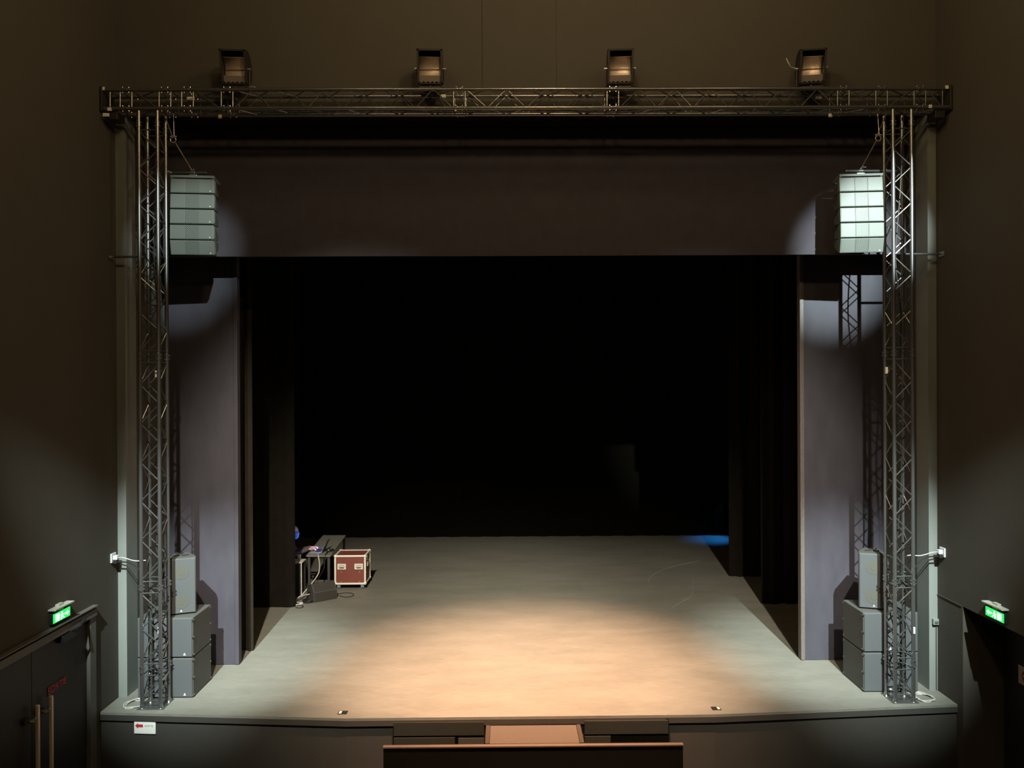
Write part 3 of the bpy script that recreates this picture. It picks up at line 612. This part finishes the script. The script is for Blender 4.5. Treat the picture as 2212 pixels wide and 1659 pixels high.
# ------------------------------------------------------------------ wall sockets, plugs, cables at the towers
for sx, side in ((-1, 'left'), (1, 'right')):
    X = sx * WX; yc = 10.20; zc = 2.90
    t = thing('wall_socket', 'white power socket on the wall beside the %s tower' % side, 'socket', (X, yc, zc), 'wall sockets beside the towers')
    MB().box(*sorted((X, X - sx * 0.02)), yc - 0.06, yc + 0.06, zc - 0.06, zc + 0.06, 0.004).build('plate', M_white, t)
    MB().box(*sorted((X - sx * 0.02, X - sx * 0.075)), yc - 0.03, yc + 0.035, zc - 0.025, zc + 0.03, 0.006).build('plug', M_white, t)
    MB().box(*sorted((X - sx * 0.02, X - sx * 0.07)), yc - 0.035, yc + 0.03, zc - 0.075, zc - 0.027, 0.006).build('adapter', M_dark, t)
    xt = sx * 5.03
    tag(MB().tube(smooth_path([(X - sx * 0.07, yc, zc), (X - sx * 0.16, yc - 0.02, zc + 0.0), (X - sx * 0.3, yc, zc - 0.045), (xt, yc + 0.02, zc - 0.055), (xt + sx * -0.02, yc + 0.03, zc - 0.2)]), 0.0065, 6).build('white_lead', M_cable_w, smooth=True), 'white lead from the %s wall socket to the truss tower' % side, 'cable')
    tag(MB().tube(smooth_path([(X - sx * 0.06, yc, zc - 0.055), (X - sx * 0.22, yc, zc - 0.07), (X - sx * 0.34, yc, zc - 0.15), (xt + sx * 0.03, yc + 0.02, zc - 0.35), (xt - sx * 0.0, yc + 0.03, zc - 0.5)]), 0.009, 6).build('black_lead', M_cable_b, smooth=True), 'black lead from the %s wall socket to the truss tower' % side, 'cable')
    b = MB(); cx_, cy_ = sx * 5.18, 10.08; pts = []
    for i in range(60):
        a = i / 59 * 2 * math.pi * 2.6; r_ = 0.13 + 0.02 * math.sin(i * 0.9); pts.append((cx_ + r_ * math.cos(a) * 0.85, cy_ + r_ * math.sin(a), SZ + 0.008 + 0.009 * (i // 23)))
    b.tube(pts, 0.008, 6)
    tag(b.build('cable_coil', M_cable_w, smooth=True), 'loose coil of pale cable on the floor beside the %s tower' % side, 'cable')
    # loops of cable inside the tower
    px_ = sx * 4.87
    tag(MB().tube(smooth_path([(px_ - 0.03, TY + 0.02, 3.05), (px_ + 0.06, TY + 0.05, 2.7), (px_ - 0.05, TY + 0.03, 2.3), (px_ + 0.04, TY + 0.02, 1.9), (px_ - 0.06, TY - 0.02, 1.6), (px_ + 0.03, TY + 0.03, 1.3), (px_ - 0.02, TY + 0.05, 1.04)]), 0.011, 8).build('tower_cable', M_cable_b, smooth=True), 'black cable hanging inside the %s tower near the floor' % side, 'cable')
    tag(MB().tube(smooth_path([(px_ + 0.05, TY - 0.03, 8.4), (px_ + 0.02, TY, 7.6), (px_ - 0.03, TY + 0.02, 6.8), (px_ + 0.03, TY, 6.0), (px_, TY + 0.04, 5.0), (px_ + 0.03, TY, 4.0), (px_ - 0.02, TY + 0.02, 3.1)]), 0.010, 8).build('signal_cable', M_cable_b, smooth=True), 'black signal cable running up the inside of the %s tower' % side, 'cable')
t = thing('junction_box', 'small grey junction box on the right jamb above the stage floor', 'box', (5.46, YP, 1.93))
MB().box(5.435, 5.51, YP - 0.045, YP, 1.895, 1.975, 0.005).build('box_body', M_jamb, t)
MB().box(5.45, 5.50, YP - 0.05, YP - 0.044, 1.91, 1.945, 0.003).build('box_cover', M_cab, t)
MB().cyl((5.492, YP - 0.008, SZ + 0.002), (5.492, YP - 0.008, 1.895), 0.007, seg=8).build('conduit', M_cab, t, smooth=True)

# ------------------------------------------------------------------ floor sockets at the stage edge
for x, y, lab in ((-2.40, 9.785, 'small black floor box at the stage edge, left of the step'), (2.365, 9.815, 'small black floor box at the stage edge, right of the step')):
    t = thing('floor_box', lab, 'floor box', (x, y, SZ), 'floor boxes at the stage edge')
    MB().box(x - 0.058, x + 0.058, y - 0.05, y + 0.05, SZ, SZ + 0.005, 0.002).build('lid', M_dark, t)
    s_ = -1 if x < 0 else 1
    MB().box(*sorted((x + s_ * 0.012, x + s_ * 0.045)), y - 0.035, y + 0.03, SZ + 0.005, SZ + 0.010, 0.002).build('metal_insert', M_tag, t)  # pale tape colour paints in the bright reflection of the metal

# ------------------------------------------------------------------ flight case
t = thing('flight_case', 'burgundy flight case with aluminium edges on blue castors', 'case', (-3.49, 15.92, SZ))
cx0, cx1, cy0, cy1, cz0, cz1 = -3.81, -3.17, 15.65, 16.20, 1.095, 1.69
MB().box(cx0 + 0.012, cx1 - 0.012, cy0 + 0.012, cy1 - 0.012, cz0 + 0.012, cz1 - 0.012).build('body', M_burg, t)
e = 0.034
for z0, z1 in ((cz0, cz0 + e), (cz1 - e, cz1)):
    for y0, y1 in ((cy0, cy0 + e), (cy1 - e, cy1)): MB().box(cx0, cx1, y0, y1, z0, z1, 0.004).build('edge_profile', M_alu, t)
    for x0, x1 in ((cx0, cx0 + e), (cx1 - e, cx1)): MB().box(x0, x1, cy0 + e, cy1 - e, z0, z1, 0.004).build('edge_profile', M_alu, t)
for x0, x1 in ((cx0, cx0 + e), (cx1 - e, cx1)):
    for y0, y1 in ((cy0, cy0 + e), (cy1 - e, cy1)): MB().box(x0, x1, y0, y1, cz0 + e, cz1 - e, 0.004).build('edge_profile', M_alu, t)
for x in (cx0, cx1):
    for y in (cy0, cy1):
        for z in (cz0, cz1): MB().ball((x + (0.02 if x == cx0 else -0.02), y + (0.02 if y == cy0 else -0.02), z + (0.02 if z == cz0 else -0.02)), 0.033, seg=12).build('ball_corner', M_alu, t, smooth=True)
for hx in (-3.66, -3.315):
    h = MB()
    h.box(hx - 0.085, hx + 0.085, cy0 - 0.004, cy0 + 0.016, 1.405, 1.422, 0.002); h.box(hx - 0.085, hx + 0.085, cy0 - 0.004, cy0 + 0.016, 1.498, 1.515, 0.002)
    h.box(hx - 0.085, hx - 0.062, cy0 - 0.004, cy0 + 0.016, 1.422, 1.498, 0.002); h.box(hx + 0.062, hx + 0.085, cy0 - 0.004, cy0 + 0.016, 1.422, 1.498, 0.002)
    hh_ = h.build('handle_dish', M_alu, t)
    MB().box(hx - 0.062, hx + 0.062, cy0 + 0.004, cy0 + 0.0135, 1.422, 1.498).build('dish_floor', M_dish, hh_)
    MB().cyl((hx - 0.045, cy0 - 0.002, 1.436), (hx + 0.045, cy0 - 0.002, 1.436), 0.009, seg=10).build('spring_grip', M_dark, hh_, smooth=True)
MB().box(cx1 - 0.014, cx1 + 0.004, 15.85, 16.02, 1.42, 1.53, 0.003).build('side_handle', M_dish, t)
MB().box(cx1 - 0.012, cx1 + 0.008, 15.76, 15.81, 1.57, 1.65, 0.003).build('latch', M_dish, t)
for x in (cx0 + 0.08, cx1 - 0.08):
    for y in (cy0 + 0.07, cy1 - 0.07):
        c_ = MB(); c_.box(x - 0.04, x + 0.04, y - 0.045, y + 0.045, cz0 - 0.012, cz0); c_.box(x - 0.03, x - 0.024, y - 0.02, y + 0.02, cz0 - 0.075, cz0 - 0.01); c_.box(x + 0.024, x + 0.03, y - 0.02, y + 0.02, cz0 - 0.075, cz0 - 0.01)
        cs_ = c_.build('castor_fork', M_dish, t)
        MB().cyl((x - 0.021, y, SZ + 0.05), (x + 0.021, y, SZ + 0.05), 0.05, seg=20).build('castor_wheel', M_wheelblue, cs_, smooth=True)
for x in (-3.67, -3.30):
    for z in (1.15, 1.35): MB().cyl((x, cy0 + 0.008, z), (x, cy0 + 0.014, z), 0.007, seg=8).build('rivet', M_dish, t)

# ------------------------------------------------------------------ wedge monitor
t = thing('stage_monitor', 'dark wedge floor monitor lying before the flight case', 'speaker', (-3.80, 14.95, SZ))
MW = Matrix.Translation((-3.80, 14.84, SZ)) @ Matrix.Rotation(R(37), 4, 'Z')
prof = [(0, 0.0, 0.0), (0, 0.0, 0.19), (0, 0.115, 0.325), (0, 0.30, 0.29), (0, 0.37, 0.0)]
MB().prism([(x - 0.24, y, z) for x, y, z in prof], (0.48, 0, 0), bev=0.006).build('cabinet', M_cab, t, M=MW)
MB().box(-0.225, 0.225, -0.006, 0.004, 0.015, 0.18, 0.003).build('front_board', M_lapdark, t, M=MW)
MB().box(-0.22, 0.22, -0.005, 0.005, 0.0, 0.155, 0.003).build('slope_grille', M_lapdark, t, M=MW @ Matrix.Translation((0, 0.006, 0.2)) @ Matrix.Rotation(R(-40.4), 4, 'X'))
for sx in (-1, 1): MB().box(sx * 0.24 - 0.004, sx * 0.24 + 0.004, 0.14, 0.26, 0.10, 0.17, 0.003).build('side_handle', M_dark, t, M=MW)

# ------------------------------------------------------------------ table, laptop, things on it
t = thing('work_table', 'narrow grey table running back from the seated person', 'table', (-4.12, 16.4, SZ))
tp = [(-4.315, 15.41), (-3.825, 15.38), (-3.94, 17.43), (-4.46, 17.45)]
MB().prism([(x, y, 1.722) for x, y in tp], (0, 0, 0.028)).build('table_top', M_table, t)
for x, y in ((-4.27, 15.47), (-3.875, 15.45), (-3.97, 17.37), (-4.41, 17.38)): MB().box(x - 0.022, x + 0.022, y - 0.022, y + 0.022, SZ, 1.722, 0.004).build('leg', M_tleg, t)
MB().tube([(-4.27, 15.47, 1.70), (-3.875, 15.45, 1.70), (-3.97, 17.37, 1.70), (-4.41, 17.38, 1.70)], 0.014, 8, closed=True).build('under_frame', M_tleg, t)
lx, ly0, ly1 = -4.30, 15.60, 15.94
t = thing('laptop', 'open laptop with a glowing screen under the person\'s hands', 'laptop', (lx, 15.77, 1.75))
bs_ = MB().box(lx, lx + 0.245, ly0, ly1, 1.752, 1.768, 0.004).build('base', M_lap, t)
MB().box(lx + 0.10, lx + 0.225, ly0 + 0.025, ly1 - 0.025, 1.7675, 1.770, 0.001).build('keyboard', M_key, bs_)
MB().box(lx + 0.02, lx + 0.085, 15.70, 15.84, 1.7675, 1.7692, 0.001).build('touchpad', M_lapdark, bs_)
ML = Matrix.Translation((lx + 0.245, 0, 1.768)) @ Matrix.Rotation(R(22), 4, 'Y')
sc_ = MB().box(0.0, 0.008, ly0, ly1, 0.0, 0.245, 0.003).build('screen_lid', M_lap, t, M=ML)
MB().box(-0.001, 0.0005, ly0 + 0.012, ly1 - 0.012, 0.015, 0.235).build('display', M_screen, sc_, M=ML)
MB().box(0.0078, 0.0095, ly0 + 0.004, ly1 - 0.004, 0.004, 0.241).build('lid_cover', M_lapdark, sc_, M=ML)
# adapter and cable clump behind the laptop
t = thing('audio_adapter', 'small black adapter box with a bright button behind the laptop', 'adapter', (-3.93, 15.72, 1.75))
MB().box(-3.985, -3.885, 15.66, 15.76, 1.75, 1.79, 0.006).build('case_box', M_dark, t)
MB().cyl((-3.935, 15.70, 1.79), (-3.935, 15.70, 1.80), 0.014, seg=12).build('button', M_white, t)
pts = [( -3.92 + 0.07 * math.cos(i * 0.55) , 15.80 + 0.10 * math.sin(i * 0.55), 1.757 + 0.001 * i) for i in range(24)]
tag(MB().tube(pts, 0.007, 6).build('black_cable', M_cable_b, smooth=True), 'clump of thin black cable on the table behind the laptop', 'cable')
tag(MB().tube(smooth_path([(-3.93, 15.66, 1.77), (-3.93, 15.42, 1.765), (-3.93, 15.35, 1.70), (-3.95, 15.33, 1.5), (-4.05, 15.3, 1.3), (-4.14, 15.22, 1.05), (-4.15, 15.15, 1.008)]), 0.008, 6).build('table_cable', M_cable_b, smooth=True), 'black cable hanging off the front of the table', 'cable')
tag(MB().tube(smooth_path([(-4.06, 15.60, 1.76), (-4.08, 15.46, 1.768), (-4.06, 15.36, 1.745), (-4.03, 15.33, 1.60), (-4.04, 15.28, 1.42), (-4.15, 15.12, 1.24), (-4.27, 15.0, 1.10), (-4.30, 14.93, 1.03), (-4.22, 14.86, 1.10), (-4.05, 14.84, 1.13), (-3.99, 14.86, 1.10)]), 0.013, 8).build('white_cable', M_cable_w, smooth=True), 'thick white cable drooping from the laptop to the floor', 'cable')
tag(MB().tube(smooth_path([(-4.27, 14.86, 1.10), (-4.33, 14.80, 1.06), (-4.33, 14.70, 1.03), (-4.24, 14.62, 1.02), (-4.18, 14.62, 1.015), (-4.19, 14.57, 1.013), (-4.26, 14.54, 1.013), (-4.34, 14.52, 1.012)]), 0.012, 8).build('floor_cable', M_cable_w, smooth=True), 'white cable looping on the floor by the black curtain', 'cable')
tag(MB().box(-4.235, -4.175, 14.60, 14.64, 1.0, 1.035, 0.006).build('cable_plug', M_white), 'white plug on the floor left of the wedge monitor', 'plug')
tag(MB().tube(smooth_path([(-3.60, 15.15, 1.008), (-3.45, 15.05, 1.008), (-3.33, 15.15, 1.008), (-3.38, 15.32, 1.008), (-3.55, 15.36, 1.008), (-3.66, 15.28, 1.01)]), 0.007, 6).build('monitor_cable', M_cable_b, smooth=True), 'thin black cable curling out right of the wedge monitor', 'cable')
tag(MB().tube(smooth_path([(-4.25, 14.38, 1.008), (-4.16, 14.34, 1.008), (-4.12, 14.42, 1.008), (-4.17, 14.50, 1.008), (-4.26, 14.52, 1.008)]), 0.008, 6).build('curtain_cable', M_cable_b, smooth=True), 'black cable loop beside the foot of the black curtain', 'cable')
pts = [(-4.10 + (0.10 + 0.02 * math.sin(i)) * math.cos(i * 0.5), 14.75 + 0.10 * math.sin(i * 0.5), 1.01 + 0.0012 * i) for i in range(36)]
tag(MB().tube(smooth_path(pts, 3), 0.008, 6).build('cable_bundle', M_cable_b, smooth=True), 'tangled dark cable bundle left of the wedge monitor', 'cable')
tag(MB().tube(smooth_path([(-3.93, 15.95, 1.68), (-3.95, 15.9, 1.5), (-3.97, 15.85, 1.25), (-3.95, 15.82, 1.05), (-3.98, 15.7, 1.008)]), 0.008, 6).build('case_cable', M_cable_b, smooth=True), 'dark cable hanging between table and flight case', 'cable')
# side table at the curtain
t = thing('side_table', 'small black cabinet with a cream top beside the black curtain', 'cabinet', (-4.45, 15.25, SZ))
MB().box(-4.80, -4.325, 15.13, 15.44, 1.655, 1.675, 0.004).build('cream_top', M_cupb, t)
MB().box(-4.79, -4.36, 15.16, 15.42, 1.0, 1.655, 0.004).build('cabinet_body', M_dark, t)
MB().box(-4.352, -4.336, 15.14, 15.156, 1.0, 1.655, 0.002).build('leg', M_alu, t)
MB().box(-4.352, -4.336, 15.41, 15.426, 1.0, 1.655, 0.002).build('leg', M_tleg, t)
t = thing('plastic_cup', 'clear plastic cup on the cream cabinet top', 'cup', (-4.44, 15.31, 1.676))
b = MB(); pr = [(0.030, 0.0), (0.038, 0.10), (0.0365, 0.10), (0.0285, 0.003)]; n = 20
rings = [[b.bm.verts.new((-4.43 + r_ * math.cos(2 * math.pi * k / n), 15.31 + r_ * math.sin(2 * math.pi * k / n), 1.677 + z)) for k in range(n)] for r_, z in pr]
for i in range(3):
    for k in range(n): b.bm.faces.new((rings[i][k], rings[i][(k + 1) % n], rings[i + 1][(k + 1) % n], rings[i + 1][k]))
b.bm.faces.new(rings[0][::-1]); b.bm.faces.new(rings[3]); b.build('cup_wall', M_clear, t, smooth=True)
MB().tube(arc((-4.43, 15.31, 1.777), 0.0375, 0, 360, 20, (1, 0, 0), (0, 1, 0))[:-1], 0.003, 6, closed=True).build('rim', M_white, t, smooth=True)
tag(MB().ball((-4.47, 15.20, 1.685), 0.05, 1.3, 0.8, 0.18).build('napkin', M_cupb, smooth=True), 'crumpled pale cloth on the cream cabinet top', 'cloth')

# ------------------------------------------------------------------ chair and person
t = thing('chair', 'plain black chair under the seated person', 'chair', (-4.85, 15.80, SZ))
MB().box(-5.05, -4.62, 15.58, 16.02, 1.42, 1.45, 0.01).build('seat', M_dark, t)
MB().box(-5.09, -5.06, 15.60, 16.0, 1.60, 1.88, 0.01).build('backrest', M_dark, t)
for x in (-5.07, -4.65):
    for y in (15.61, 15.99): MB().cyl((x, y, SZ), (x, y, 1.88 if x < -5 else 1.42), 0.013, seg=10).build('leg', M_tleg, t, smooth=True)

def capsule(b, p0, p1, r0, r1, n=6):
    p0 = Vector(p0); p1 = Vector(p1)
    b.tube([p0.lerp(p1, i / n) for i in range(n + 1)], [r0 + (r1 - r0) * i / n for i in range(n + 1)], 14)
    b.ball(p0, r0 * 0.999, seg=14); b.ball(p1, r1 * 0.999, seg=14)
def fuse(o, vox, sm=4):
    md = o.modifiers.new('fuse', 'REMESH'); md.mode = 'VOXEL'; md.voxel_size = vox; md.use_smooth_shade = True
    s_ = o.modifiers.new('soft', 'SMOOTH'); s_.iterations = sm; s_.factor = 0.5; return o
py = 15.77
t = thing('person', 'seated person in dark top and blue face mask typing on a laptop', 'person', (-4.82, py, SZ))
HC = Vector((-4.655, py, 2.150))              # head centre
b = MB()
b.ball(HC + Vector((-0.015, 0, 0.025)), 0.095, 1.08, 0.82, 1.08, 24)           # skull
capsule(b, HC + Vector((0.005, 0, -0.01)), HC + Vector((0.035, 0, -0.085)), 0.068, 0.045)   # jaw
b.ball(HC + Vector((0.078, 0, -0.005)), 0.016, 0.9, 0.7, 1.6, 10); b.ball(HC + Vector((0.092, 0, -0.022)), 0.014, seg=10)   # nose
b.ball(HC + Vector((0.060, 0, 0.030)), 0.04, 0.7, 1.4, 0.5, 12)                # brow
b.ball(HC + Vector((0.074, 0, -0.060)), 0.016, 0.8, 1.5, 0.7, 10)              # mouth
for s_ in (-1, 1): b.ball(HC + Vector((-0.015, s_ * 0.082, -0.005)), 0.028, 0.75, 0.35, 1.2, 10)   # ears
capsule(b, HC + Vector((-0.02, 0, -0.06)), HC + Vector((-0.10, 0, -0.20)), 0.055, 0.062)   # neck
capsule(b, (-4.79, py, 1.88), (-4.84, py, 1.56), 0.115, 0.13)                  # trunk
for s_ in (-1, 1):
    sh = Vector((-4.79, py + s_ * 0.165, 1.885)); el = Vector((-4.68, py + s_ * 0.245, 1.70)); wr = Vector((-4.335, py + s_ * 0.085, 1.815))
    capsule(b, (-4.79, py + s_ * 0.05, 1.90), sh, 0.07, 0.06); capsule(b, sh, el, 0.046, 0.038); capsule(b, el, wr, 0.036, 0.025)
    pm = wr + Vector((0.075, -s_ * 0.005, -0.002)); capsule(b, wr, pm, 0.024, 0.027); b.ball(pm + Vector((-0.02, 0, 0)), 0.034, 1.1, 1.15, 0.55, 14)
    for k, (dy, ln) in enumerate(((-0.030, 0.070), (-0.010, 0.080), (0.011, 0.074), (0.030, 0.058))):
        a = pm + Vector((0.008, dy, 0.004)); m1 = a + Vector((ln * 0.5, dy * 0.15, 0.006)); tip = m1 + Vector((ln * 0.40, dy * 0.05, -0.030 + 0.004 * k))
        capsule(b, a, m1, 0.0105, 0.0092, 3); capsule(b, m1, tip, 0.0092, 0.0078, 3)
    a = wr + Vector((0.035, -s_ * 0.024, -0.006)); m1 = a + Vector((0.035, -s_ * 0.026, -0.008)); tip = m1 + Vector((0.030, -s_ * 0.004, -0.012))
    capsule(b, a, m1, 0.013, 0.0105, 3); capsule(b, m1, tip, 0.0105, 0.009, 3)
    hp = Vector((-4.84, py + s_ * 0.09, 1.53)); kn = Vector((-4.45, py + s_ * 0.11, 1.505)); an = Vector((-4.50, py + s_ * 0.11, 1.09))
    capsule(b, hp, kn, 0.075, 0.055); capsule(b, kn, an, 0.052, 0.036); capsule(b, an + Vector((0, 0, -0.045)), an + Vector((0.13, 0, -0.055)), 0.034, 0.026)
body = fuse(b.build('body', M_skin, t), 0.006, 3)
b = MB()                                                                        # long-sleeved top
capsule(b, (-4.79, py, 1.895), (-4.84, py, 1.55), 0.128, 0.145)
for s_ in (-1, 1):
    sh = Vector((-4.79, py + s_ * 0.165, 1.885)); el = Vector((-4.68, py + s_ * 0.245, 1.70)); wr = Vector((-4.355, py + s_ * 0.09, 1.812))
    capsule(b, (-4.79, py + s_ * 0.05, 1.905), sh, 0.078, 0.072); capsule(b, sh, el, 0.066, 0.055); capsule(b, el, wr, 0.058, 0.038)
fuse(b.build('shirt', M_shirt, t), 0.010, 5)
b = MB()
for s_ in (-1, 1):
    hp = Vector((-4.84, py + s_ * 0.09, 1.535)); kn = Vector((-4.45, py + s_ * 0.11, 1.51)); an = Vector((-4.50, py + s_ * 0.11, 1.11))
    capsule(b, hp, kn, 0.088, 0.068); capsule(b, kn, an, 0.066, 0.052)
capsule(b, (-4.84, py - 0.06, 1.545), (-4.84, py + 0.06, 1.545), 0.10, 0.10)
fuse(b.build('trousers', M_trouser, t), 0.012, 5)
for s_ in (-1, 1):
    an = Vector((-4.50, py + s_ * 0.11, 1.09)); b = MB()
    b.box(an.x - 0.06, an.x + 0.20, an.y - 0.045, an.y + 0.045, SZ, SZ + 0.022, 0.01); capsule(b, an + Vector((-0.01, 0, -0.045)), an + Vector((0.15, 0, -0.05)), 0.043, 0.034)
    fuse(b.build('shoe', M_shoe, t), 0.008, 4)
b = MB(); b.ball(HC + Vector((-0.026, 0, 0.040)), 0.101, 1.0, 0.86, 0.97, 24)     # hair cap, cut to leave the face free
for f in [f for f in b.bm.verts if (f.co.x - HC.x) > 0.045 and f.co.z < HC.z + 0.075 or f.co.z < HC.z - 0.03]: b.bm.verts.remove(f)
hr = b.build('hair', M_hair, t, smooth=True); md = hr.modifiers.new('thick', 'SOLIDIFY'); md.thickness = 0.008
b = MB(); n = 14; rows = [(-0.142, 0.070, 0.048), (-0.10, 0.098, 0.064), (-0.055, 0.104, 0.074), (-0.02, 0.107, 0.080), (0.008, 0.094, 0.082)]; g = []
for dz, fx, hy in rows:
    g.append([b.bm.verts.new(HC + Vector((-0.005 + (fx + 0.005) * math.cos(R(-90 + 180 * k / n)) ** 0.7 if 0 < k < n else -0.005, hy * math.sin(R(-90 + 180 * k / n)), dz))) for k in range(n + 1)])
for i in range(len(g) - 1):
    for k in range(n): b.bm.faces.new((g[i][k], g[i][k + 1], g[i + 1][k + 1], g[i + 1][k]))
mk = b.build('face_mask', M_mask, t, smooth=True); md = mk.modifiers.new('thick', 'SOLIDIFY'); md.thickness = 0.003
for s_ in (-1, 1): MB().ball(HC + Vector((0.072, s_ * 0.032, 0.022)), 0.011, seg=12).build('eye', M_eye, t, smooth=True)

# chalk lines on the stage floor
for pts, lab in (([(2.62, 15.6, 1.001), (2.72, 16.3, 1.001), (3.1, 17.0, 1.001), (3.6, 17.5, 1.001), (4.2, 17.9, 1.001)], 'faint pale scratch on the floor at the rear right of the stage'), ([(2.75, 14.2, 1.001), (3.02, 14.6, 1.001), (3.3, 15.0, 1.001), (3.55, 15.9, 1.001), (3.68, 16.4, 1.001)], 'faint pale curved scratch on the floor at the right of the stage')):
    tag(MB().tube(smooth_path(pts), 0.004, 6).build('chalk_line', mat('pale scuff', (0.27, 0.25, 0.22), 0.8)), lab, 'chalk line', 'pale scratches on the stage floor')
